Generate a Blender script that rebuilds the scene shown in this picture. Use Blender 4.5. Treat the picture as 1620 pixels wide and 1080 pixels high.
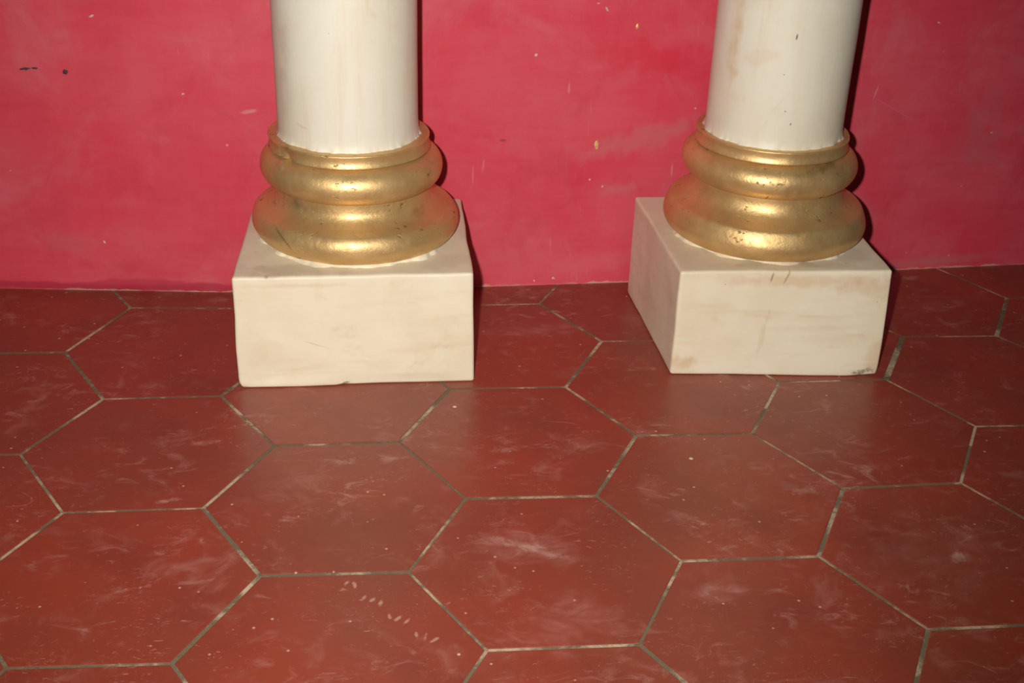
import bpy, math, random
import numpy as np
from mathutils import Matrix, Vector, noise

for o in list(bpy.data.objects):
    bpy.data.objects.remove(o)
scene = bpy.context.scene
COL = scene.collection

# ------------------------------------------------------------------ camera
S = 0.13                                  # side of one floor hexagon, metres
FPX = 2043.1                              # focal length in pixels of the 1620 px frame
CAM = np.array([0.031924, -1.073499, 0.727223])
RC = np.array([[0.99342869, -0.10867109, 0.0359169], [-0.01754431, -0.45469427, -0.89047477], [0.11310007, 0.88399305, -0.45361289]])                       # rows: right, down, forward
cam_data = bpy.data.cameras.new('camera')
cam = bpy.data.objects.new('camera', cam_data)
COL.objects.link(cam)
cam_data.sensor_fit = 'HORIZONTAL'
cam_data.sensor_width = 36.0
cam_data.lens = FPX / 1620.0 * 36.0
cam_data.clip_start = 0.02
m = Matrix([[RC[0][i], -RC[1][i], -RC[2][i], CAM[i]] for i in range(3)] + [[0, 0, 0, 1]])
cam.matrix_world = m
scene.camera = cam

# ------------------------------------------------------------------ light
world = bpy.data.worlds.new('world')
scene.world = world
world.use_nodes = True
bg = world.node_tree.nodes['Background']
bg.inputs[0].default_value = (1.0, 0.86, 0.72, 1)
bg.inputs[1].default_value = 0.022

FLASH_LEFT, FLASH_UP = 0.066, 0.035
flash_data = bpy.data.lights.new('camera_flash', 'SPOT')
flash_data.energy = 94
flash_data.color = (1.0, 0.965, 0.895)
flash_data.shadow_soft_size = 0.012
flash_data.spot_size = math.radians(78)
flash_data.spot_blend = 1.0
flash = bpy.data.objects.new('camera_flash', flash_data)
COL.objects.link(flash)
fl = CAM - RC[0] * FLASH_LEFT - RC[1] * FLASH_UP
flash.location = fl
aim = Vector((0.125, 0.40, 0.12))
flash.rotation_euler = (aim - Vector(fl)).to_track_quat('-Z', 'Y').to_euler()

scene.cycles.max_bounces = 5
scene.cycles.diffuse_bounces = 3
scene.cycles.glossy_bounces = 3
scene.view_settings.view_transform = 'Standard'
scene.view_settings.look = 'None'
scene.view_settings.exposure = 0.0
scene.view_settings.gamma = 1.0
scene.view_settings.use_curve_mapping = False


# ------------------------------------------------------------------ pixels to places
def ray(u, v):
    return RC.T @ np.array(((u - 810) / FPX, (v - 540) / FPX, 1.0))


def floor_at(u, v, z=0.0):
    d = ray(u, v)
    return CAM + d * (z - CAM[2]) / d[2]


_wx = np.array([-1.7, -0.9, -0.4403, -0.3591, -0.2778, -0.1425, 0.02, 0.1795, 0.266, 0.3985, 0.55, 0.7878, 0.8986, 0.9885, 1.4, 2.6])
_wy = np.array([0.618, 0.558, 0.5214, 0.5149, 0.5095, 0.4990, 0.5000, 0.5064, 0.5099, 0.5163, 0.5265, 0.5462, 0.5544, 0.5611, 0.592, 0.682])
_sx = np.linspace(-1.7, 2.6, 431)
_k = np.exp(-0.5 * (np.arange(-8, 9) / 3.0) ** 2)
_k /= _k.sum()
_sy = np.convolve(np.pad(np.interp(_sx, _wx, _wy), 8, mode='reflect', reflect_type='odd'), _k, 'valid')


def wall_y(x):
    return float(np.interp(x, _sx, _sy))


def wall_at(u, v):
    d = ray(u, v)
    y = 0.51
    for _ in range(12):
        p = CAM + d * (y - CAM[1]) / d[1]
        y = wall_y(p[0])
    return p


def on_y(u, v, y):
    dd = ray(u, v)
    return CAM + dd * (y - CAM[1]) / dd[1]


# ------------------------------------------------------------------ shader helpers
class NT:
    def __init__(self, name):
        self.mat = bpy.data.materials.new(name)
        self.mat.use_nodes = True
        self.t = self.mat.node_tree
        self.t.nodes.clear()
        self.out = self.t.nodes.new('ShaderNodeOutputMaterial')
        self.b = self.t.nodes.new('ShaderNodeBsdfPrincipled')
        self.t.links.new(self.b.outputs[0], self.out.inputs[0])
        g = self.t.nodes.new('ShaderNodeNewGeometry')
        self.pos = g.outputs['Position']
        self.ragged = {}

    def put(self, sock, v):
        if isinstance(v, bpy.types.NodeSocket):
            self.t.links.new(v, sock)
        elif isinstance(v, (tuple, list)) and len(v) == 3 and sock.type == 'RGBA':
            sock.default_value = (*v, 1)
        else:
            sock.default_value = v

    def bs(self, **kw):
        for k, v in kw.items():
            self.put(self.b.inputs[k.replace('_', ' ')], v)

    def math(self, op, a, b=0.0, clamp=False):
        n = self.t.nodes.new('ShaderNodeMath')
        n.operation = op
        n.use_clamp = clamp
        self.put(n.inputs[0], a)
        self.put(n.inputs[1], b)
        return n.outputs[0]

    def vmath(self, op, a, b):
        n = self.t.nodes.new('ShaderNodeVectorMath')
        n.operation = op
        self.put(n.inputs[0], a)
        self.put(n.inputs[1], b)
        return n.outputs[0]

    def mapping(self, vec, loc=(0, 0, 0), rot=(0, 0, 0), scale=(1, 1, 1)):
        n = self.t.nodes.new('ShaderNodeMapping')
        self.put(n.inputs[0], vec)
        n.inputs[1].default_value = loc
        n.inputs[2].default_value = rot
        n.inputs[3].default_value = scale
        return n.outputs[0]

    def noise(self, vec, scale, detail=4.0, rough=0.55, dist=0.0):
        n = self.t.nodes.new('ShaderNodeTexNoise')
        self.put(n.inputs['Vector'], vec)
        n.inputs['Scale'].default_value = scale
        n.inputs['Detail'].default_value = detail
        n.inputs['Roughness'].default_value = rough
        n.inputs['Distortion'].default_value = dist
        return n.outputs[0]

    def voronoi(self, vec, scale, rnd=1.0):
        n = self.t.nodes.new('ShaderNodeTexVoronoi')
        self.put(n.inputs['Vector'], vec)
        n.inputs['Scale'].default_value = scale
        n.inputs['Randomness'].default_value = rnd
        return n.outputs['Distance'], n.outputs['Color']

    def step(self, v, a, b, to0=0.0, to1=1.0):
        n = self.t.nodes.new('ShaderNodeMapRange')
        n.interpolation_type = 'SMOOTHSTEP'
        self.put(n.inputs[0], v)
        n.inputs[1].default_value = a
        n.inputs[2].default_value = b
        n.inputs[3].default_value = to0
        n.inputs[4].default_value = to1
        return n.outputs[0]

    def mix(self, f, a, b):
        n = self.t.nodes.new('ShaderNodeMix')
        n.data_type = 'RGBA'
        self.put(n.inputs[0], f)
        self.put(n.inputs[6], a)
        self.put(n.inputs[7], b)
        return n.outputs[2]

    def sep(self, vec):
        n = self.t.nodes.new('ShaderNodeSeparateXYZ')
        self.put(n.inputs[0], vec)
        return n.outputs

    def random(self):
        return self.t.nodes.new('ShaderNodeObjectInfo').outputs['Random']

    def blob(self, centre, radii, rot=(0, 0, 0), soft=0.6, wob=0.5, ns=40.0):
        """soft-edged, ragged ellipsoid stain around a point of the surface"""
        rel = self.vmath('SUBTRACT', self.pos, tuple(centre))
        n = self.t.nodes.new('ShaderNodeMapping')
        n.vector_type = 'TEXTURE'
        self.put(n.inputs[0], rel)
        n.inputs[2].default_value = rot
        n.inputs[3].default_value = radii
        ln = self.t.nodes.new('ShaderNodeVectorMath')
        ln.operation = 'LENGTH'
        self.put(ln.inputs[0], n.outputs[0])
        d = ln.outputs['Value']
        key = min((30, 45, 65, 90, 130), key=lambda q: abs(q - ns))
        if key not in self.ragged:
            self.ragged[key] = self.noise(self.pos, float(key), 3.0)
        nz = self.ragged[key]
        d = self.math('ADD', d, self.math('MULTIPLY', self.math('SUBTRACT', nz, 0.5), 2 * wob))
        return self.step(d, 1.0, 1.0 - soft)

    def bump(self, h, strength=0.2, dist=0.002):
        n = self.t.nodes.new('ShaderNodeBump')
        n.inputs['Strength'].default_value = strength
        n.inputs['Distance'].default_value = dist
        self.put(n.inputs['Height'], h)
        self.put(self.b.inputs['Normal'], n.outputs[0])


def mat_tile():
    k = NT('waxed_red_cement_tile')
    P = k.pos
    big = k.noise(P, 5.0, 3.0)
    med = k.noise(P, 26.0, 5.0, 0.66, 0.7)
    c = k.mix(k.step(big, 0.32, 0.7), (0.300, 0.048, 0.023), (0.220, 0.050, 0.027))
    c = k.mix(k.math('MULTIPLY', k.random(), 0.35), c, (0.190, 0.031, 0.018))
    c = k.mix(k.step(k.noise(k.mapping(P, (6, 3, 0)), 9.0, 5.0, 0.6), 0.50, 0.72, 0, 0.40), c, (0.16, 0.028, 0.018))
    # pale dusty haze, rubbed patches and scuffs
    zone = k.step(k.noise(k.mapping(P, (2.2, 8.1, 0)), 7.5, 3.0), 0.36, 0.66)
    c = k.mix(k.math('MULTIPLY', k.step(med, 0.50, 0.74), k.math('MULTIPLY', zone, 0.75)), c, (0.36, 0.135, 0.10))
    hz = k.noise(k.mapping(P, (3.1, 1.7, 0), (0, 0, 0.3), (0.7, 1.25, 1)), 34.0, 5.0, 0.70, 1.2)
    c = k.mix(k.math('MULTIPLY', k.step(hz, 0.54, 0.76), k.math('MULTIPLY', zone, 0.75)), c, (0.46, 0.225, 0.185))
    for rz, sx, sy, off, lo, am in ((0.05, 30, 110, 1.0, 0.66, 0.45), (-0.75, 20, 260, 5.0, 0.66, 0.6), (0.9, 24, 280, 9.0, 0.66, 0.6), (1.5, 24, 240, 14.0, 0.67, 0.5), (0.6, 110, 210, 21.0, 0.64, 0.6), (-0.5, 120, 230, 31.0, 0.64, 0.6)):
        q = k.mapping(P, (off, off * 0.37, 0), (0, 0, rz), (sx, sy, 1))
        s = k.step(k.noise(q, 1.0, 4.0, 0.65, 1.6), lo, lo + 0.10)
        if off in (1.0, 9.0, 21.0):
            gate = k.step(k.noise(k.mapping(P, (off * 3, 2, 0)), 16.0, 3.0), 0.48, 0.60)
        c = k.mix(k.math('MULTIPLY', k.math('MULTIPLY', s, gate), am), c, (0.56, 0.33, 0.27))
    fl = k.noise(k.mapping(P, (1.3, 4.4, 0), (0, 0, 0.5), (1, 1.6, 1)), 130.0, 5.0, 0.72, 0.8)
    flz = k.step(k.noise(k.mapping(P, (5.5, 0.4, 0)), 14.0, 4.0, 0.6), 0.44, 0.66)
    c = k.mix(k.math('MULTIPLY', k.step(fl, 0.58, 0.68), k.math('MULTIPLY', flz, 0.55)), c, (0.50, 0.26, 0.20))
    # tiny pale specks of grit
    d, vc = k.voronoi(P, 60.0)
    rr = k.sep(vc)
    sp = k.math('MULTIPLY', k.step(d, 0.10, 0.05), k.step(rr[0], 0.76, 0.80))
    c = k.mix(k.math('MULTIPLY', sp, 0.75), c, (0.62, 0.42, 0.32))
    d2, vc2 = k.voronoi(k.mapping(P, (7.3, 1.1, 0)), 17.0)
    sp2 = k.math('MULTIPLY', k.step(d2, 0.045, 0.028), k.step(k.sep(vc2)[1], 0.60, 0.64))
    c = k.mix(sp2, c, (0.75, 0.62, 0.45))
    # the rubbed places seen on particular tiles
    for (u, v), rx, ry, rz, f, col, wob, ns in (
            ((845, 868), 0.034, 0.0085, -0.52, 0.62, (0.58, 0.40, 0.33), 1.2, 70),
            ((838, 866), 0.060, 0.034, -0.35, 0.42, (0.42, 0.21, 0.17), 0.9, 35),
            ((905, 985), 0.055, 0.050, 0.6, 0.38, (0.42, 0.17, 0.14), 0.9, 28),
            ((1130, 935), 0.045, 0.016, 0.1, 0.45, (0.42, 0.20, 0.17), 0.9, 35),
            ((1480, 875), 0.10, 0.060, 0.2, 0.20, (0.36, 0.16, 0.13), 1.1, 40),
            ((1520, 880), 0.016, 0.010, 0.2, 0.6, (0.55, 0.38, 0.32), 1.2, 90),
            ((485, 760), 0.035, 0.030, 0.9, 0.28, (0.42, 0.22, 0.17), 1.1, 60),
            ((320, 700), 0.030, 0.007, 0.25, 0.5, (0.46, 0.24, 0.19), 1.1, 80),
            ((265, 792), 0.014, 0.005, 0.3, 0.6, (0.56, 0.38, 0.32), 1.1, 90),
            ((1005, 505), 0.030, 0.022, 0.0, 0.35, (0.34, 0.14, 0.12), 0.8, 50),
            ((850, 520), 0.085, 0.024, 0.15, 0.32, (0.34, 0.15, 0.13), 1.0, 40),
            ((1440, 440), 0.030, 0.010, 0.0, 0.5, (0.42, 0.25, 0.22), 1.2, 80),
            ((1490, 480), 0.080, 0.025, 0.3, 0.2, (0.30, 0.14, 0.13), 1.0, 50),
            ((345, 475), 0.030, 0.010, 0.1, 0.5, (0.36, 0.20, 0.16), 1.2, 90),
            ((235, 510), 0.020, 0.008, 0.1, 0.5, (0.36, 0.17, 0.14), 1.2, 90),
            ((1275, 775), 0.024, 0.010, 0.1, 0.45, (0.45, 0.24, 0.20), 1.3, 120),
            ((800, 710), 0.020, 0.008, 0.1, 0.35, (0.45, 0.26, 0.22), 1.2, 120)):
        p = floor_at(u, v)
        bl = k.math('MULTIPLY', k.blob(p, (rx, ry, 0.05), (0, 0, rz), 0.9, wob, ns), k.step(hz, 0.34, 0.62, 0.25, 1.15))
        c = k.mix(k.math('MULTIPLY', bl, f, True), c, col)
    # row of chevron scuffs pressed into the near tile
    a, b = floor_at(548, 922), floor_at(688, 1018)
    for i in range(11):
        t = i / 10
        p = a + (b - a) * t
        jj = 0.006 * math.sin(i * 2.1)
        c = k.mix(k.math('MULTIPLY', k.blob((p[0], p[1] + jj, 0), (0.0022, 0.0060, 0.05), (0, 0, -0.35 + 0.5 * math.sin(i * 1.7)), 0.9, 1.3, 170), 0.6), c, (0.55, 0.33, 0.25))
    fine = k.noise(P, 260.0, 3.0, 0.6)
    k.bump(k.math('ADD', k.math('MULTIPLY', med, 0.7), k.math('MULTIPLY', fine, 0.22)), 0.22, 0.0016)
    k.bs(Base_Color=c, Roughness=k.step(med, 0.3, 0.75, 0.33, 0.46), Specular_IOR_Level=0.62)
    return k.mat


def mat_grout():
    k = NT('sandy_grout')
    n = k.noise(k.pos, 17.0, 5.0, 0.65, 0.4)
    f = k.noise(k.pos, 140.0, 3.0, 0.65)
    c = k.mix(k.step(n, 0.47, 0.62), (0.17, 0.135, 0.085), (0.50, 0.40, 0.275))
    c = k.mix(k.step(f, 0.46, 0.72, 0, 0.6), c, (0.13, 0.095, 0.065))
    k.bump(f, 0.5, 0.001)
    k.bs(Base_Color=c, Roughness=0.9, Specular_IOR_Level=0.1)
    return k.mat


def mat_wall():
    k = NT('crimson_distemper')
    P = k.pos
    n = k.noise(k.mapping(P, (0, 0, 0), (0, 0, 0), (1, 1, 1.3)), 6.0, 6.0, 0.6, 0.4)
    c = k.mix(k.step(n, 0.3, 0.7), (0.610, 0.046, 0.078), (0.615, 0.080, 0.112))
    br = k.noise(k.mapping(P, (0, 0, 0), (0, 0.06, 0), (7, 7, 75)), 1.0, 3.0, 0.6)
    c = k.mix(k.step(br, 0.40, 0.72, 0, 0.22), c, (0.57, 0.026, 0.052))
    vv = k.noise(k.mapping(P, (4, 0, 1), (0, 0, 0), (170, 170, 9)), 1.0, 2.0, 0.5)
    c = k.mix(k.step(vv, 0.45, 0.78, 0, 0.10), c, (0.64, 0.095, 0.125))
    # chalky rubbed clouds
    hz = k.noise(k.mapping(P, (2, 0, 5)), 9.0, 7.0, 0.66, 0.8)
    c = k.mix(k.step(hz, 0.47, 0.74, 0, 0.46), c, (0.57, 0.150, 0.168))
    dk = k.noise(k.mapping(P, (12, 0, 3)), 13.0, 6.0, 0.62, 0.6)
    c = k.mix(k.step(dk, 0.50, 0.75, 0, 0.40), c, (0.50, 0.030, 0.052))
    d, vc = k.voronoi(P, 30.0)
    sp = k.math('MULTIPLY', k.step(d, 0.06, 0.03), k.step(k.sep(vc)[0], 0.72, 0.76))
    c = k.mix(k.math('MULTIPLY', sp, 0.7), c, (0.72, 0.36, 0.33))
    # vertical chalk drag marks
    q = k.mapping(P, (3, 0, 0), (0, 0.08, 0), (230, 230, 22))
    s = k.math('MULTIPLY', k.step(k.noise(q, 1.0, 2.0), 0.68, 0.78), k.step(k.noise(k.mapping(P, (9, 0, 2)), 8.0, 2.0), 0.52, 0.64))
    c = k.mix(k.math('MULTIPLY', s, 0.3), c, (0.72, 0.28, 0.30))
    for (u, v), rx, rz, ang, f, col, wob in (
            ((60, 250), 0.10, 0.10, 0.4, 0.25, (0.52, 0.045, 0.07), 1.0),
            ((1030, 90), 0.10, 0.03, 0.1, 0.5, (0.60, 0.018, 0.045), 1.0),
            ((1010, 220), 0.12, 0.022, -0.25, 0.45, (0.50, 0.155, 0.17), 0.9),
            ((975, 300), 0.035, 0.012, -0.1, 0.4, (0.46, 0.16, 0.18), 0.9),
            ((920, 420), 0.12, 0.020, -0.1, 0.4, (0.62, 0.125, 0.145), 0.8),
            ((1545, 230), 0.050, 0.045, 0.7, 0.34, (0.40, 0.12, 0.14), 0.9),
            ((1560, 180), 0.030, 0.05, 0.3, 0.3, (0.42, 0.12, 0.15), 0.9),
            ((1480, 412), 0.13, 0.010, -0.05, 0.45, (0.45, 0.14, 0.15), 0.7),
            ((395, 175), 0.016, 0.0035, -0.15, 0.5, (0.66, 0.30, 0.31), 0.9),
            ((110, 385), 0.05, 0.02, 0.0, 0.3, (0.46, 0.13, 0.13), 0.9),
            ((795, 222), 0.007, 0.003, 0.0, 0.7, (0.26, 0.03, 0.05), 0.5),
            ((765, 258), 0.0022, 0.017, 0.1, 0.5, (0.66, 0.22, 0.24), 1.2),
            ((748, 278), 0.0022, 0.016, 0.0, 0.45, (0.66, 0.22, 0.24), 1.2),
            ((900, 140), 0.002, 0.011, 0.0, 0.4, (0.70, 0.30, 0.30), 0.6),
            ((1063, 270), 0.002, 0.012, 0.0, 0.5, (0.66, 0.26, 0.30), 0.5),
            ((1386, 145), 0.0010, 0.015, 0.25, 0.8, (0.70, 0.30, 0.30), 0.2),
            ((1410, 170), 0.060, 0.0014, 0.48, 0.35, (0.56, 0.14, 0.17), 0.3)):
        p = wall_at(u, v)
        c = k.mix(k.math('MULTIPLY', k.blob(p, (rx, 0.06, rz), (0, ang, 0), 0.8, wob, 40), f), c, col)
    # shade of the left stretch's undercut foot painted in as darker crimson, edge wavering
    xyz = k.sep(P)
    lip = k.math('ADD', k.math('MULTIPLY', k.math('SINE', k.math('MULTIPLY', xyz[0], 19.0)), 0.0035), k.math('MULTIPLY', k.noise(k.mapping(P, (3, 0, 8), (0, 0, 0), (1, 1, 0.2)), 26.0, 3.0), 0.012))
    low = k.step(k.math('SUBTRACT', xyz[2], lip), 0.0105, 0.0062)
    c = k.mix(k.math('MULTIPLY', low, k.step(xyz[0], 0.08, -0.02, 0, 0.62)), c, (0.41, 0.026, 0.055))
    # bare plaster showing along the ragged foot of the paint
    z = k.sep(P)
    edge = k.math('ADD', z[2], k.math('MULTIPLY', k.math('SUBTRACT', k.noise(P, 60.0, 3.0), 0.5), 0.010))
    c = k.mix(k.math('MULTIPLY', k.step(edge, 0.0028, 0.0010), k.step(k.noise(k.mapping(P, (1, 0, 0)), 14.0, 2.0), 0.42, 0.60, 0.08, 0.7)), c, (0.56, 0.37, 0.27))
    fine = k.noise(P, 170.0, 4.0, 0.6)
    k.bump(k.math('ADD', k.math('MULTIPLY', fine, 0.3), k.math('ADD', k.math('MULTIPLY', vv, 0.18), k.math('MULTIPLY', br, 0.3))), 0.22, 0.0016)
    k.bs(Base_Color=c, Roughness=0.55, Specular_IOR_Level=0.28)
    return k.mat


def mat_cream(name, stains, streak=0.0):
    k = NT(name)
    P = k.pos
    n = k.noise(P, 9.0, 5.0, 0.6, 0.5)
    c = k.mix(k.step(n, 0.3, 0.72), *(((0.785, 0.715, 0.555), (0.73, 0.635, 0.465)) if streak == 0 else ((0.735, 0.695, 0.590), (0.690, 0.628, 0.490))))
    hb = k.noise(k.mapping(P, (0, 0, 0), (0, 0.1, 0), (9, 9, 60) if streak == 0 else (70, 70, 6)), 1.0, 4.0, 0.6)
    c = k.mix(k.step(hb, 0.48, 0.78, 0, 0.5), c, (0.66, 0.50, 0.33))
    g = k.noise(k.mapping(P, (5, 2, 1)), 22.0, 6.0, 0.68, 0.7)
    c = k.mix(k.step(g, 0.56, 0.80, 0, 0.42), c, (0.52, 0.37, 0.25))
    d, vc = k.voronoi(P, 38.0)
    sp = k.math('MULTIPLY', k.step(d, 0.045, 0.02), k.step(k.sep(vc)[0], 0.86, 0.88))
    c = k.mix(k.math('MULTIPLY', sp, 0.5), c, (0.25, 0.17, 0.12))
    for cen, rad, rot, f, col, wob, ns in stains:
        c = k.mix(k.math('MULTIPLY', k.blob(cen, rad, rot, 0.75, wob, ns), f), c, col)
    fine = k.noise(P, 150.0, 3.0, 0.55)
    k.bump(k.math('ADD', k.math('MULTIPLY', fine, 0.25), k.math('MULTIPLY', g, 0.5)), 0.2, 0.0018)
    k.bs(Base_Color=c, Roughness=0.48, Specular_IOR_Level=0.35)
    return k.mat


def mat_gold():
    k = NT('worn_gold_paint')
    P = k.pos
    n = k.noise(P, 14.0, 6.0, 0.65, 0.5)
    c = k.mix(k.step(n, 0.3, 0.7), (0.74, 0.505, 0.225), (0.60, 0.390, 0.165))
    g = k.noise(k.mapping(P, (1, 4, 2)), 34.0, 7.0, 0.7, 0.8)
    wear = k.step(g, 0.60, 0.78)
    c = k.mix(k.math('MULTIPLY', wear, 0.6), c, (0.36, 0.16, 0.07))
    sp = k.step(k.noise(k.mapping(P, (0, 0, 7), (0, 0, 0), (1, 1, 1.6)), 110.0, 4.0, 0.75), 0.59, 0.67)
    spg = k.step(k.noise(k.mapping(P, (8, 0, 0)), 18.0, 2.0), 0.48, 0.62)
    spk = k.math('MULTIPLY', sp, spg)
    c = k.mix(k.math('MULTIPLY', spk, 0.8), c, (0.09, 0.045, 0.02))
    for (u, v), rx, rz, ang, f, col, wob, ns in (
            ((449, 232), 0.011, 0.012, 0.3, 0.65, (0.24, 0.15, 0.06), 1.0, 90),
            ((474, 330), 0.022, 0.009, 0.1, 0.55, (0.30, 0.21, 0.11), 1.1, 70),
            ((440, 318), 0.020, 0.010, 0.0, 0.40, (0.44, 0.24, 0.14), 1.1, 60),
            ((452, 372), 0.026, 0.0022, 0.75, 0.6, (0.22, 0.12, 0.05), 0.6, 60),
            ((663, 338), 0.010, 0.008, 0.0, 0.5, (0.34, 0.15, 0.08), 1.0, 80),
            ((590, 405), 0.05, 0.005, 0.0, 0.35, (0.40, 0.22, 0.10), 1.2, 70),
            ((1206, 302), 0.0018, 0.0055, 0.15, 0.95, (0.07, 0.04, 0.02), 0.4, 100),
            ((1240, 352), 0.012, 0.0035, 0.2, 0.75, (0.13, 0.07, 0.03), 1.2, 120),
            ((1130, 250), 0.012, 0.005, 0.4, 0.6, (0.22, 0.13, 0.06), 1.2, 100),
            ((1128, 317), 0.012, 0.006, 0.2, 0.6, (0.20, 0.10, 0.05), 1.2, 100),
            ((1215, 412), 0.05, 0.0045, 0.0, 0.55, (0.28, 0.15, 0.08), 1.2, 80),
            ((1290, 262), 0.030, 0.005, -0.1, 0.55, (0.22, 0.15, 0.06), 1.0, 70),
            ((1320, 365), 0.012, 0.009, 0.0, 0.5, (0.50, 0.34, 0.20), 1.1, 90),
            ((1085, 320), 0.022, 0.012, 0.0, 0.4, (0.45, 0.20, 0.09), 1.0, 70)):
        p = on_y(u, v, 0.30)
        c = k.mix(k.math('MULTIPLY', k.blob(p, (rx, 0.05, rz), (0, ang, 0), 0.8, wob, ns), f), c, col)
    metal = k.math('SUBTRACT', 0.66, k.math('MULTIPLY', k.math('ADD', wear, spk), 0.35), True)
    fine = k.noise(P, 210.0, 4.0, 0.65)
    h = k.math('ADD', k.math('MULTIPLY', fine, 0.35), k.math('ADD', k.math('MULTIPLY', g, 0.5), k.math('MULTIPLY', spk, -0.6)))
    k.bump(h, 0.55, 0.0018)
    k.bs(Base_Color=c, Metallic=metal, Roughness=k.step(g, 0.35, 0.75, 0.40, 0.56), Specular_IOR_Level=0.5)
    return k.mat


def mat_plain(name, col, rough=0.6, metal=0.0, col2=None):
    k = NT(name)
    n = k.noise(k.pos, 300.0, 3.0)
    k.bs(Base_Color=k.mix(k.step(n, 0.35, 0.65), col, col2 or tuple(0.75 * x for x in col)), Roughness=rough, Metallic=metal)
    k.bump(n, 0.4, 0.001)
    return k.mat


# ------------------------------------------------------------------ mesh helpers
def link(name, verts, faces, mat, parent=None, smooth=False, loc=None):
    me = bpy.data.meshes.new(name)
    me.from_pydata([tuple(map(float, v)) for v in verts], [], faces)
    me.materials.append(mat)
    if smooth:
        me.polygons.foreach_set('use_smooth', [True] * len(me.polygons))
    me.update()
    o = bpy.data.objects.new(name, me)
    COL.objects.link(o)
    if parent is not None:
        o.parent = parent
    if loc is not None:
        o.location = loc
    return o


def fbm(p, s, seed=0.0):
    return noise.fractal(Vector((p[0] * s + seed, p[1] * s + seed * 0.7, p[2] * s - seed)), 1.0, 2.0, 3)


# ------------------------------------------------------------------ floor
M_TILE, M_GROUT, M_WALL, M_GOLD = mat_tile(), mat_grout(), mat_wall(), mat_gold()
X0, X1, Y0 = -1.5, 2.35, -1.0
xs = [X0 + (X1 - X0) * i / 40 for i in range(41)]
fv, ff = [], []
BED = -0.0004
for x in xs:
    fv += [(x, Y0, BED), (x, wall_y(x) + 0.05, BED), (x, Y0, -0.06), (x, wall_y(x) + 0.05, -0.06)]
for i in range(40):
    a, b = 4 * i, 4 * i + 4
    ff += [(a, b, b + 1, a + 1), (a + 2, a + 3, b + 3, b + 2), (a, a + 2, b + 2, b), (a + 1, b + 1, b + 3, a + 3)]
ff += [(0, 1, 3, 2), (160, 162, 163, 161)]
floor = link('floor', fv, ff, M_GROUT)
floor['kind'] = 'structure'
floor['label'] = 'floor of dark red hexagonal tiles with sandy grout joints'

# corners of the tiles as they lie (read off the photograph, on the floor plane)
SEEN = [(206.7, 486.7), (103, 557), (163.3, 630.7), (350, 626), (32.3, 718.3), (434.3, 705), (853, 480), (951.7, 539.3),
        (895, 611.7), (711.7, 615), (631.7, 698.3), (1006.7, 688.3), (943.3, 784), (736.7, 788.3), (1593.3, 471.7),
        (1576.7, 531), (1428.3, 532.7), (1401.7, 600), (1233.3, 604), (1190, 685), (1543.3, 674), (99.3, 810.7),
        (321.7, 803.3), (411.7, 910), (271.7, 1049.3), (10, 1056.7), (646, 904.3), (770, 1028.3), (1011.7, 1019),
        (1077.7, 886.7), (1334, 771.7), (1295, 879.3), (1468.3, 995), (1520, 763.3)]
SEEN = [floor_at(u, v)[:2] for u, v in SEEN]
rng = random.Random(5)
corner_cache = {}


def tile_corner(x, y):
    key = (round(x, 4), round(y, 4))
    if key not in corner_cache:
        best = min(SEEN, key=lambda s: (s[0] - x) ** 2 + (s[1] - y) ** 2)
        if (best[0] - x) ** 2 + (best[1] - y) ** 2 < 0.025 ** 2:
            corner_cache[key] = (float(best[0]), float(best[1]))
        else:
            corner_cache[key] = (x + rng.uniform(-.0015, .0015), y + rng.uniform(-.0015, .0015))
    return corner_cache[key]


def joint(a, b):
    """half width of the joint between two corners, the same seen from both tiles"""
    mx, my = (a[0] + b[0]) / 2, (a[1] + b[1]) / 2
    h = math.sin(mx * 91.7 + my * 47.3) * 43758.5453
    h -= math.floor(h)
    w = 0.0012 + 0.0008 * h
    for u, v, ww in WIDE:
        if math.hypot(mx - u, my - v) < 0.03:
            w = ww
    return w


WIDE = [(*floor_at(1415, 566)[:2], 0.0036), (*floor_at(1585, 500)[:2], 0.0028), (*floor_at(366, 857)[:2], 0.0020)]


def inset(poly, ws):
    n = len(poly)
    lines = []
    for i in range(n):
        a, b = poly[i], poly[(i + 1) % n]
        dx, dy = b[0] - a[0], b[1] - a[1]
        l = math.hypot(dx, dy)
        nx, ny = -dy / l, dx / l
        lines.append((a[0] + nx * ws[i], a[1] + ny * ws[i], dx / l, dy / l))
    out = []
    for i in range(n):
        p, q = lines[i - 1], lines[i]
        det = p[2] * q[3] - p[3] * q[2]
        if abs(det) < 1e-6:
            out.append((q[0], q[1]))
            continue
        t = ((q[0] - p[0]) * q[3] - (q[1] - p[1]) * q[2]) / det
        out.append((p[0] + p[2] * t, p[1] + p[3] * t))
    return out


def clip(poly, f):
    out = []
    n = len(poly)
    for i in range(n):
        a, b = poly[i], poly[(i + 1) % n]
        fa, fb = f(a), f(b)
        if fa >= 0:
            out.append(a)
        if fa * fb < 0:
            t = fa / (fa - fb)
            out.append((a[0] + (b[0] - a[0]) * t, a[1] + (b[1] - a[1]) * t))
    return out


def area(p):
    return 0.5 * sum(p[i][0] * p[(i + 1) % len(p)][1] - p[(i + 1) % len(p)][0] * p[i][1] for i in range(len(p)))


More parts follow.
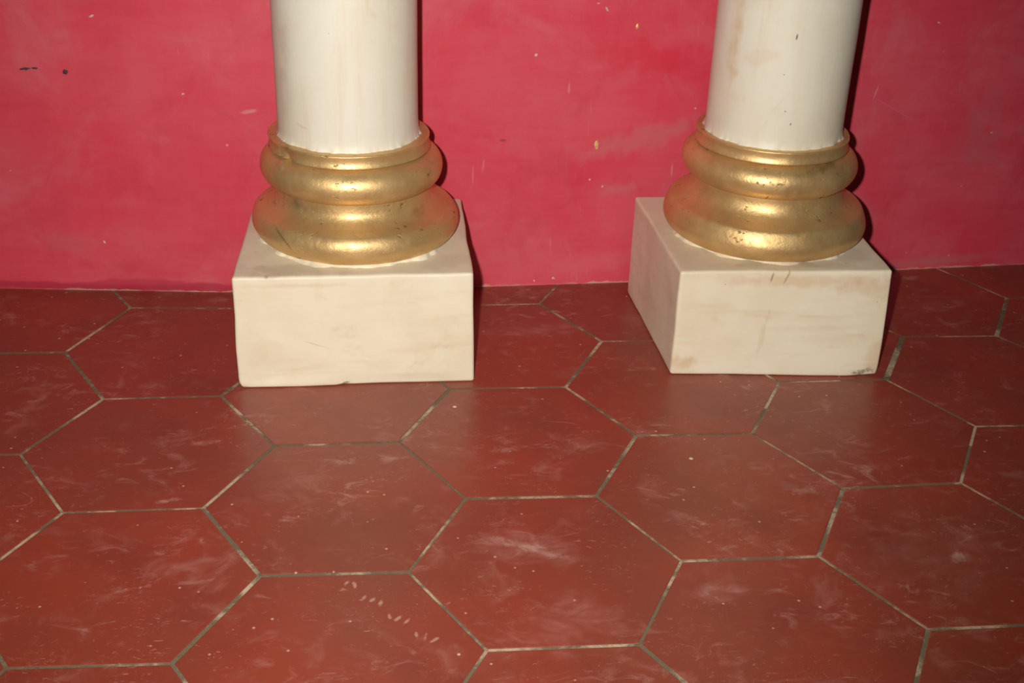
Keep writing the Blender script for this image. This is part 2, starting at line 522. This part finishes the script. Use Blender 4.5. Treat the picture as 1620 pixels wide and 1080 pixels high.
def add_tile(poly, ws):
    cx = sum(p[0] for p in poly) / len(poly)
    cy = sum(p[1] for p in poly) / len(poly)
    p0 = inset(poly, ws)
    wy, sl = wall_y(cx), (wall_y(cx + .05) - wall_y(cx - .05)) / 0.1
    p0 = clip(p0, lambda p: wy + sl * (p[0] - cx) - p[1] + 0.004)
    p0 = clip(p0, lambda p: p[0] - X0)
    p0 = clip(p0, lambda p: X1 - p[0])
    p0 = clip(p0, lambda p: p[1] - Y0)
    if len(p0) < 3 or area(p0) < 4e-4:
        return
    # drop near-duplicate corners
    p0 = [p for i, p in enumerate(p0) if math.hypot(p[0] - p0[i - 1][0], p[1] - p0[i - 1][1]) > 0.002]
    n = len(p0)
    cx = sum(p[0] for p in p0) / n
    cy = sum(p[1] for p in p0) / n
    tx, ty = rng.uniform(-.0016, .0016), rng.uniform(-.0016, .0016)

    def ring(w, z):
        q = inset(p0, [w] * n) if w else p0
        return [(x - cx, y - cy, z + (0 if z < -.004 else tx * (x - cx) + ty * (y - cy))) for x, y in q]
    v = ring(0, -0.012) + ring(0, -0.0004) + ring(0.0005, -0.0001) + ring(0.0016, 0.0)
    f = []
    for r in range(3):
        for i in range(n):
            j = (i + 1) % n
            f.append((r * n + i, r * n + j, (r + 1) * n + j, (r + 1) * n + i))
    f.append(tuple(range(3 * n, 4 * n)))
    f.append(tuple(reversed(range(n))))
    link('tile', v, f, M_TILE, floor, loc=(cx, cy, 0))


R3 = math.sqrt(3)
for q in range(-9, 14):
    for r in range(-14, 12):
        cx, cy = 1.5 * q * S, R3 * (r + q / 2) * S
        if cx < X0 - .1 or cx > X1 + .1 or cy < Y0 - .1 or cy > wall_y(cx) + .12:
            continue
        poly = [tile_corner(cx + S * math.cos(math.pi / 3 * i), cy + S * math.sin(math.pi / 3 * i)) for i in range(6)]
        add_tile(poly, [joint(poly[i], poly[(i + 1) % 6]) for i in range(6)])

# ------------------------------------------------------------------ wall
WX = np.concatenate([np.linspace(-1.5, -0.5, 40, endpoint=False), np.linspace(-0.5, 1.05, 210, endpoint=False), np.linspace(1.05, 2.35, 50)])
WZ = np.concatenate([np.linspace(-0.012, 0.04, 18, endpoint=False), np.linspace(0.04, 0.5, 64, endpoint=False), np.linspace(0.5, 2.6, 40)])
wv, wf = [], []
nz_ = len(WZ)
for x in WX:
    for z in WZ:
        y = wall_y(x) - 0.0016 * fbm((x, 0, z), 5.0, 3.0) * min(1, max(0, z) / 0.03)
        # the left stretch is undercut at its foot, its plaster lip wavering
        lip = 0.017 + 0.007 * math.sin(x * 9 + 1.0) + 0.002 * fbm((x, 0, 0), 22)
        if x < 0.05:
            k = min(1.0, (0.05 - x) / 0.1)
            t = max(0.0, min(1.0, 1 - z / lip))
            y -= k * 0.004 * (1 - t)
        wv.append((x, y, z))
nF = len(wv)
for x in WX:
    wv += [(x, wall_y(x) + 0.16, -0.012), (x, wall_y(x) + 0.16, 2.6)]
for i in range(len(WX) - 1):
    for j in range(nz_ - 1):
        a = i * nz_ + j
        wf.append((a, a + nz_, a + nz_ + 1, a + 1))
    b = nF + 2 * i
    wf.append((b, b + 1, b + 3, b + 2))
    wf.append((i * nz_ + nz_ - 1, (i + 1) * nz_ + nz_ - 1, b + 3, b + 1))
    wf.append((i * nz_, b, b + 2, (i + 1) * nz_))
wf.append(tuple(range(nz_)) + (nF + 1, nF))
last = (len(WX) - 1) * nz_
wf.append((nF + 2 * len(WX) - 2, nF + 2 * len(WX) - 1) + tuple(reversed(range(last, last + nz_))))
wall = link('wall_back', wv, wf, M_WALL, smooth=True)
wall['kind'] = 'structure'
wall['label'] = 'scuffed crimson painted plaster wall behind the columns'

M_SOOT = mat_plain('dark_scuff', (0.075, 0.030, 0.034), 0.8)
M_FLAKE = mat_plain('gold_fleck', (0.86, 0.60, 0.24), 0.4, 0.2, (0.62, 0.30, 0.14))
M_CHALK = mat_plain('bare_plaster', (0.70, 0.42, 0.38), 0.85)


def wall_mark(name, u, v, w, h, ang, mat, seed, proud=0.0007):
    p = wall_at(u, v)
    r = random.Random(seed)
    n = 14
    vs = [(0, -proud, 0)]
    for ring_, pr in ((0.55, proud), (1.0, -0.0010)):
        for i in range(n):
            a = 2 * math.pi * i / n
            rr = ring_ * (1 + r.uniform(-.28, .28))
            x, z = rr * w / 2 * math.cos(a), rr * h / 2 * math.sin(a)
            vs.append((x * math.cos(ang) - z * math.sin(ang), -pr, x * math.sin(ang) + z * math.cos(ang)))
    fs = []
    for i in range(n):
        j = (i + 1) % n
        fs += [(0, 1 + i, 1 + j), (1 + i, 1 + n + i, 1 + n + j, 1 + j)]
    # sit on the wall's true surface
    ys = wall_y(p[0]) - 0.0016 * fbm((p[0], 0, p[2]), 5.0, 3.0) - (0.004 * min(1, (0.05 - p[0]) / 0.1) if p[0] < 0.05 else 0)
    o = link(name, vs, fs, mat, wall, True, (float(p[0]), ys, float(p[2])))
    o.rotation_euler.z = math.atan((wall_y(p[0] + .02) - wall_y(p[0] - .02)) / 0.04)
    return o


for i, (nm, u, v, w, h, a, mt) in enumerate((
        ('scuff_mark', 41, 107.5, 0.017, 0.0042, 0.10, M_SOOT),
        ('scuff_mark', 56, 106.5, 0.010, 0.0036, 0.05, M_SOOT),
        ('scuff_mark', 104, 112, 0.0085, 0.0080, 0.3, M_SOOT),
        ('gold_fleck', 943.5, 229, 0.0072, 0.0165, 0.12, M_FLAKE),
        ('gold_fleck', 1008, 42, 0.0052, 0.0090, -0.05, M_FLAKE),
        ('paint_chip', 848, 87, 0.0055, 0.0055, 0.2, M_CHALK),
        ('paint_chip', 960, 14, 0.0032, 0.0090, 0.6, M_CHALK),
        ('paint_chip', 947, 5, 0.0050, 0.0025, 0.1, M_CHALK),
        ('paint_chip', 933, 284, 0.0035, 0.0042, 0.1, M_CHALK),
        ('paint_chip', 953, 295, 0.0032, 0.0046, -0.5, M_CHALK),
        ('paint_chip', 166, 381, 0.0036, 0.0055, 0.5, M_CHALK),
        ('paint_chip', 290, 147, 0.0055, 0.0035, 0.2, M_CHALK),
        ('paint_chip', 146, 24, 0.0100, 0.0032, 0.5, M_CHALK),
        ('paint_chip', 1486, 36, 0.0065, 0.0028, -0.3, M_CHALK),
        ('paint_chip', 1569, 210, 0.0050, 0.0022, 0.2, M_CHALK),
        ('paint_chip', 845, 444, 0.0030, 0.0050, 0.3, M_CHALK),
        ('paint_chip', 875, 440, 0.0060, 0.0045, -0.4, M_CHALK))):
    wall_mark(nm, u, v, w, h, a, mt, 20 + i)


# ------------------------------------------------------------------ columns
def rounded_block(name, corners_bottom, corners_top, mat, parent, origin, rad=0.0035, rough=0.0011, seed=0.0, deform=None):
    """hand-cast block through eight corners (fl, fr, br, bl), edges softened"""
    cb, ct = np.array(corners_bottom, float), np.array(corners_top, float)
    size = (0.26, 0.24, 0.138)

    def axis(L):
        e = [0, 0.3 * rad, 0.65 * rad, rad, 2 * rad]
        n = 26
        mid = list(np.linspace(2 * rad, L - 2 * rad, n))[1:-1]
        return e + mid + [L - t for t in reversed(e)]
    ax = [axis(L) for L in size]
    vid, verts, faces = {}, [], []

    def vert(i, j, k):
        key = (i, j, k)
        if key in vid:
            return vid[key]
        p = np.array((ax[0][i], ax[1][j], ax[2][k]))
        q = np.minimum(np.maximum(p, rad), np.array(size) - rad)
        d = p - q
        l = np.linalg.norm(d)
        if l > 1e-9:
            p = q + d / l * rad
        u, v, w = p / np.array(size)
        bot = (1 - v) * ((1 - u) * cb[0] + u * cb[1]) + v * ((1 - u) * cb[3] + u * cb[2])
        top = (1 - v) * ((1 - u) * ct[0] + u * ct[1]) + v * ((1 - u) * ct[3] + u * ct[2])
        P = bot * (1 - w) + top * w
        nrm = np.array((u - .5, v - .5, 0.0))
        P = P + np.sign(nrm) * np.array((abs(u - .5) > .46, abs(v - .5) > .46, 0)) * rough * fbm(P, 14.0, seed)
        if w > 0.9:
            P[2] += rough * 0.6 * fbm(P, 17.0, seed + 4)
        if deform:
            P = deform(P, u, v, w)
        P = P - np.array(origin)
        vid[key] = len(verts)
        verts.append(tuple(P))
        return vid[key]
    n0, n1, n2 = (len(a) - 1 for a in ax)
    for i in range(n0):
        for j in range(n1):
            faces.append((vert(i, j, 0), vert(i, j + 1, 0), vert(i + 1, j + 1, 0), vert(i + 1, j, 0)))
            faces.append((vert(i, j, n2), vert(i + 1, j, n2), vert(i + 1, j + 1, n2), vert(i, j + 1, n2)))
    for i in range(n0):
        for k in range(n2):
            faces.append((vert(i, 0, k), vert(i + 1, 0, k), vert(i + 1, 0, k + 1), vert(i, 0, k + 1)))
            faces.append((vert(i, n1, k), vert(i, n1, k + 1), vert(i + 1, n1, k + 1), vert(i + 1, n1, k)))
    for j in range(n1):
        for k in range(n2):
            faces.append((vert(0, j, k), vert(0, j, k + 1), vert(0, j + 1, k + 1), vert(0, j + 1, k)))
            faces.append((vert(n0, j, k), vert(n0, j + 1, k), vert(n0, j + 1, k + 1), vert(n0, j, k + 1)))
    return link(name, verts, faces, mat, parent, True)


def lathe(name, runs, axis_at, mat, parent, origin, seg=160, rough=0.0005, seed=0.0, ns=16.0, deform=None):
    """turned piece; each run of the profile is smooth, runs meet in hard edges"""
    verts, faces = [], []
    for prof in runs:
        base = len(verts)
        for r, z in prof:
            axx, ayy = axis_at(z)
            for i in range(seg):
                a = 2 * math.pi * i / seg
                ca, sa = math.cos(a), math.sin(a)
                rr, zz = r, z
                if r > 0.035:
                    if rough:
                        rr += rough * fbm((ca * 0.1 + seed, sa * 0.1, z), ns, seed)
                    if deform:
                        rr, zz = deform(rr, zz, a)
                verts.append((axx + rr * ca - origin[0], ayy + rr * sa - origin[1], zz - origin[2]))
        for j in range(len(prof) - 1):
            for i in range(seg):
                k = (i + 1) % seg
                b0 = base + j * seg
                faces.append((b0 + i, b0 + k, b0 + seg + k, b0 + seg + i))
    return link(name, verts, faces, mat, parent, True)


def spline(pts, n=8):
    out = []
    P = [np.array(p, float) for p in pts]
    P = [2 * P[0] - P[1]] + P + [2 * P[-1] - P[-2]]
    for i in range(1, len(P) - 2):
        for j in range(n):
            t = j / n
            a, b, c, d = P[i - 1], P[i], P[i + 1], P[i + 2]
            q = 0.5 * (2 * b + (c - a) * t + (2 * a - 5 * b + 4 * c - d) * t * t + (3 * b - a - 3 * c + d) * t ** 3)
            out.append((float(q[0]), float(q[1])))
    out.append((float(P[-2][0]), float(P[-2][1])))
    return out


def arc(rc, zc, a, b, t0, t1, n):
    return [(rc + a * math.cos(math.radians(t0 + (t1 - t0) * i / n)), zc + b * math.sin(math.radians(t0 + (t1 - t0) * i / n))) for i in range(n + 1)]


def column(label, cb, ct, origin, axis_at, d, stains_p, stains_s, seed, block_deform=None, base_deform=None):
    root = bpy.data.objects.new('colonnette', None)
    COL.objects.link(root)
    root.location = origin
    root['label'] = label
    root['category'] = 'column'
    root['group'] = 'columns along the red wall'
    mp = mat_cream('cream_paint_plinth', stains_p)
    ms = mat_cream('cream_paint_shaft', stains_s, 1.0)
    plinth = rounded_block('plinth', cb, ct, mp, root, origin, seed=seed, deform=block_deform)
    plinth['label'] = 'cream painted square plinth block'
    zt = d['top']
    # bead of plaster squeezed out under the gold base
    bead = [[(0.02, zt - 0.003), (d['rc'] + 0.013, zt - 0.003)],
            [(d['rc'] + 0.013, zt - 0.003), (d['rc'] + 0.0118, zt + 0.0014), (d['rc'] + 0.008, zt + 0.0046), (d['rc'] - 0.004, zt + 0.0066)],
            [(d['rc'] - 0.004, zt + 0.0066), (0.02, zt + 0.0066)]]
    lathe('plaster_bead', bead, axis_at, mp, plinth, origin, 260, 0.0090, seed + 2, 34.0)['label'] = 'ragged white plaster bead under the gold base'
    # one flowing profile: lower torus, hollow scotia, each turned from the same curve
    R2, dz, rn = d['R2'], d['dz'], d['rn']
    pts = [(d['rc'] - 0.002, zt), (R2 - 0.0090, zt + 0.0030), (R2 - 0.0024, zt + 0.0105), (R2, zt + 0.0195), (R2 - 0.0018, zt + 0.0285),
           (R2 - 0.0064, zt + 0.0352 + dz), (R2 - 0.0125, zt + 0.0386 + dz), (R2 - 0.0195, zt + 0.0418 + dz), (R2 - 0.0260, zt + 0.0464 + dz), (R2 - 0.0302, zt + 0.0525 + dz),
           (rn + 0.0002, zt + 0.0600 + dz), (rn, zt + 0.0680 + dz), (rn, zt + 0.0800 + dz)]
    cur = spline(pts, 6)
    kj = 6 * 6 + 1
    lo, sc = cur[:kj + 1], cur[kj:]
    base = lathe('base', [[(0.03, sc[0][1] - 0.0003), (sc[0][0], sc[0][1] - 0.0003)], sc, [sc[-1], (0.03, sc[-1][1])]], axis_at, M_GOLD, root, origin, 160, 0.0008, seed, 18, deform=base_deform)
    base['label'] = 'worn gold painted moulded base'
    lathe('lower_torus', [lo, [lo[-1], (0.03, lo[-1][1])]], axis_at, M_GOLD, base, origin, 160, 0.0008, seed, 18, deform=base_deform)
    # upper torus
    R1, zc1, h1 = d['R1'], d['zc1'], d['h1']
    a1 = 0.0205
    up = arc(R1 - a1, zc1, a1, h1, -90, 88, 26)
    lathe('upper_torus', [[(0.03, up[0][1]), up[0]], up, [up[-1], (0.03, up[-1][1])]], axis_at, M_GOLD, base, origin, 160, 0.0008, seed + 2, 18, deform=base_deform)
    # fillet band under the shaft
    z0, z1, rb = d['zb0'], d['zb1'], d['rb']
    bd = [(rb - 0.0070, z0 - 0.003), (rb - 0.0060, z0 + 0.0008), (rb + 0.0004, z0 + 0.0014), (rb + 0.0009, z0 + 0.0021), (rb - 0.0008, z0 + 0.0038), (rb - 0.0008, z1 - 0.0032), (rb + 0.0001, z1 - 0.0014), (rb - 0.0006, z1 - 0.0002), (rb - 0.002, z1)]
    lathe('fillet_band', [[(0.03, bd[0][1]), bd[0]], bd, [bd[-1], (0.03, z1 + 0.0004)]], axis_at, M_GOLD, base, origin, 160, 0.0008, seed + 3, 18, deform=base_deform)
    # shaft, its paint ending raggedly on the gold
    rs = d['rs']
    sh = [(rs + 0.0022, z1 - 0.001), (rs + 0.0018, z1 + 0.0012), (rs + 0.0006, z1 + 0.004)]
    zz = z1 + 0.010
    while zz < 2.2:
        sh.append((rs - 0.004 * max(0, zz - 0.5), zz))
        zz += 0.008 if zz < 0.45 else 0.06
    sh.append((rs - 0.007, 2.2))

    def ragged(r, z, a):
        if z < z1 + 0.003:
            r += 0.0018 * noise.noise(Vector((math.cos(a) * 6, math.sin(a) * 6, seed))) + 0.0020 * noise.noise(Vector((math.cos(a) * 21, math.sin(a) * 21, seed)))
        return r, z
    lathe('shaft', [[(0.02, sh[0][1]), sh[0]], sh, [sh[-1], (0.02, 2.2)]], axis_at, ms, root, origin, 200, 0.0006, seed + 5, 9, deform=ragged)['label'] = 'cream painted round shaft'
    return root


# left column, its plinth seen square on
LT, RT = 0.138, 0.137
cbL = [(-0.1126, 0.2385, 0), (0.1583, 0.2425, 0), (0.1590, 0.4790, 0), (-0.1040, 0.4800, 0)]
ctL = [(-0.1118, 0.2378, LT), (0.1539, 0.2438, LT), (0.1571, 0.4799, LT), (-0.1021, 0.4813, LT)]
dL = dict(top=LT, rc=0.1005, R2=0.1215, dz=0.0, rn=0.0896, R1=0.1060, zc1=0.2238, h1=0.0208, zb0=0.2450, zb1=0.2612, rb=0.0928, rs=0.0803)


def axL(z):
    return 0.0245 - 0.0075 * min(1.0, max(0.0, (z - 0.15) / 0.13)) - 0.010 * max(0, z - 0.28), 0.3745


F = lambda u, v: tuple(on_y(u, v, 0.24))
G = lambda u, v: tuple(on_y(u, v, 0.30))
stL = [(F(470, 452), (0.07, 0.02, 0.0045), (0, 0, 0), 0.40, (0.62, 0.44, 0.28), 0.9, 40),
       (F(420, 436), (0.05, 0.015, 0.004), (0, 0, 0), 0.35, (0.45, 0.33, 0.23), 0.9, 60),
       (floor_at(421, 438, LT), (0.0035, 0.006, 0.004), (0, 0, 0), 0.6, (0.28, 0.19, 0.13), 0.5, 90),
       (floor_at(470, 425, LT), (0.09, 0.022, 0.006), (0, 0, 0), 0.45, (0.50, 0.38, 0.27), 0.9, 45),
       (floor_at(700, 415, LT), (0.06, 0.03, 0.006), (0, 0, 0.5), 0.35, (0.52, 0.41, 0.30), 0.9, 45),
       (F(500, 545), (0.022, 0.02, 0.0012), (0, 0.35, 0), 0.4, (0.52, 0.36, 0.22), 0.4, 60),
       (F(545, 607), (0.010, 0.02, 0.002), (0, -0.3, 0), 0.7, (0.20, 0.15, 0.10), 0.9, 120),
       (F(382, 612), (0.012, 0.02, 0.003), (0, 0, 0), 0.5, (0.34, 0.25, 0.17), 0.8, 80),
       (F(420, 560), (0.03, 0.02, 0.03), (0, 0, 0), 0.25, (0.66, 0.49, 0.33), 1.0, 35)]
shL = [(G(476, 205), (0.010, 0.06, 0.003), (0, 0.3, 0), 0.35, (0.62, 0.36, 0.20), 0.6, 80),
       (G(447, 120), (0.008, 0.05, 0.09), (0, 0, 0), 0.35, (0.52, 0.40, 0.28), 0.9, 40),
       (G(653, 140), (0.003, 0.03, 0.005), (0, 0, 0), 0.4, (0.88, 0.84, 0.75), 0.4, 90)]


def blockL(P, u, v, w):
    if w < 0.06 and v < 0.3:                       # wavering lower front edge, nicked near the middle
        P = P.copy()
        P[1] -= (0.0016 * math.sin(u * 6.0 + 0.3) - 0.003 * math.exp(-((u - 0.455) / 0.02) ** 2)) * (1 - v / 0.3)
        if u < 0.05:
            P[0] += 0.004 * (1 - u / 0.05) * (1 - w / 0.06)
    return P


def baseL(r, z, a):
    # knocked place on the left of the fillet and upper torus
    da = (math.degrees(a) - 219 + 180) % 360 - 180
    k = math.exp(-(da / 9.0) ** 2) * math.exp(-((z - 0.2475) / 0.010) ** 2)
    r -= 0.0075 * k * (0.5 + 1.4 * noise.noise(Vector((a * 14, z * 160, 1.0))))
    return r, z


column('cream column with gold base, its plinth seen square from the front, left of the other', cbL, ctL, (0.0225, 0.36, 0.0), axL, dL, stL, shL, 1.0, blockL, baseL)

# right column, its plinth showing the left side
cbR = [(0.3929, 0.2500, 0), (0.6432, 0.2325, 0), (0.6470, 0.4840, 0), (0.3852, 0.4840, 0)]
ctR = [(0.3909, 0.2428, RT), (0.6425, 0.2394, RT), (0.6445, 0.4840, RT), (0.3855, 0.4868, RT)]
dR = dict(top=RT, rc=0.1015, R2=0.1232, dz=0.0035, rn=0.0905, R1=0.1053, zc1=0.2270, h1=0.0206, zb0=0.2482, zb1=0.2645, rb=0.0912, rs=0.0810)


def axR(z):
    return 0.5235 - 0.0025 * min(1.0, max(0.0, (z - 0.15) / 0.10)) + 0.004 * max(0, z - 0.28), 0.3745


stR = [(F(1370, 583), (0.018, 0.02, 0.0065), (0, -0.35, 0), 0.85, (0.20, 0.16, 0.14), 1.5, 130),
       (F(1385, 560), (0.018, 0.02, 0.040), (0, 0, 0), 0.45, (0.62, 0.40, 0.22), 1.0, 50),
       (F(1085, 580), (0.034, 0.02, 0.014), (0, 0, 0), 0.65, (0.62, 0.42, 0.22), 0.9, 55),
       (F(1280, 445), (0.12, 0.02, 0.010), (0, 0, 0), 0.50, (0.64, 0.43, 0.26), 1.0, 45),
       (F(1370, 455), (0.04, 0.02, 0.014), (0, 0, 0), 0.40, (0.60, 0.38, 0.22), 1.0, 45),
       (F(1222, 440), (0.0016, 0.02, 0.009), (0, 0.2, 0), 0.75, (0.30, 0.18, 0.11), 0.3, 90),
       (F(1245, 440), (0.0018, 0.02, 0.014), (0, 0.35, 0), 0.65, (0.42, 0.24, 0.14), 0.4, 90),
       (F(1210, 520), (0.0040, 0.02, 0.055), (0, 0.12, 0), 0.30, (0.62, 0.46, 0.30), 1.3, 60),
       (F(1222, 597), (0.010, 0.02, 0.004), (0, 0, 0), 0.7, (0.30, 0.21, 0.14), 0.8, 80),
       (floor_at(1240, 419, RT), (0.09, 0.010, 0.005), (0, 0, 0), 0.45, (0.46, 0.34, 0.24), 1.0, 60),
       (floor_at(1330, 408, RT), (0.07, 0.03, 0.006), (0, 0, 0.3), 0.4, (0.50, 0.40, 0.32), 0.9, 45),
       (floor_at(1060, 390, RT), (0.03, 0.10, 0.006), (0, 0, 0.2), 0.35, (0.55, 0.44, 0.36), 0.9, 40)]
shR = [(G(1176, 60), (0.0095, 0.06, 0.075), (0, 0.06, 0), 0.75, (0.58, 0.39, 0.21), 0.45, 45),
       (G(1172, 115), (0.0065, 0.06, 0.024), (0, 0.05, 0), 0.7, (0.60, 0.38, 0.20), 0.5, 60),
       (G(1205, 95), (0.030, 0.06, 0.012), (0, -0.4, 0), 0.35, (0.66, 0.50, 0.32), 0.9, 45),
       (G(1258.5, 57), (0.0012, 0.06, 0.0048), (0, 0.08, 0), 0.95, (0.10, 0.07, 0.05), 0.2, 90),
       (G(1240, 174), (0.0015, 0.06, 0.0014), (0, 0, 0), 0.8, (0.16, 0.12, 0.09), 0.3, 90),
       (G(1248, 194), (0.0013, 0.06, 0.0022), (0, 0.4, 0), 0.8, (0.16, 0.12, 0.09), 0.3, 90),
       (G(1239, 117), (0.0012, 0.06, 0.0012), (0, 0, 0), 0.7, (0.24, 0.17, 0.12), 0.3, 90),
       (G(1143, 197), (0.010, 0.06, 0.0022), (0, 0.35, 0), 0.5, (0.60, 0.33, 0.20), 0.5, 80)]


def blockR(P, u, v, w):
    if v < 0.1 and w < 0.10 and u > 0.85:          # knocked lower right corner
        P = P.copy()
        k = (u - 0.85) / 0.15 * (1 - w / 0.10)
        P[1] += 0.003 * k
        P[2] += 0.002 * k
    return P


def baseR(r, z, a):
    da = (math.degrees(a) - 268 + 180) % 360 - 180
    k = math.exp(-(da / 1.3) ** 2) * math.exp(-((z - 0.220) / 0.006) ** 2)
    return r - 0.0018 * k, z


column('cream column with gold base and tan stained shaft, its plinth showing its left side', cbR, ctR, (0.516, 0.361, 0.0), axR, dR, stR, shR, 7.0, blockR, baseR)
bpy.context.view_layer.update()
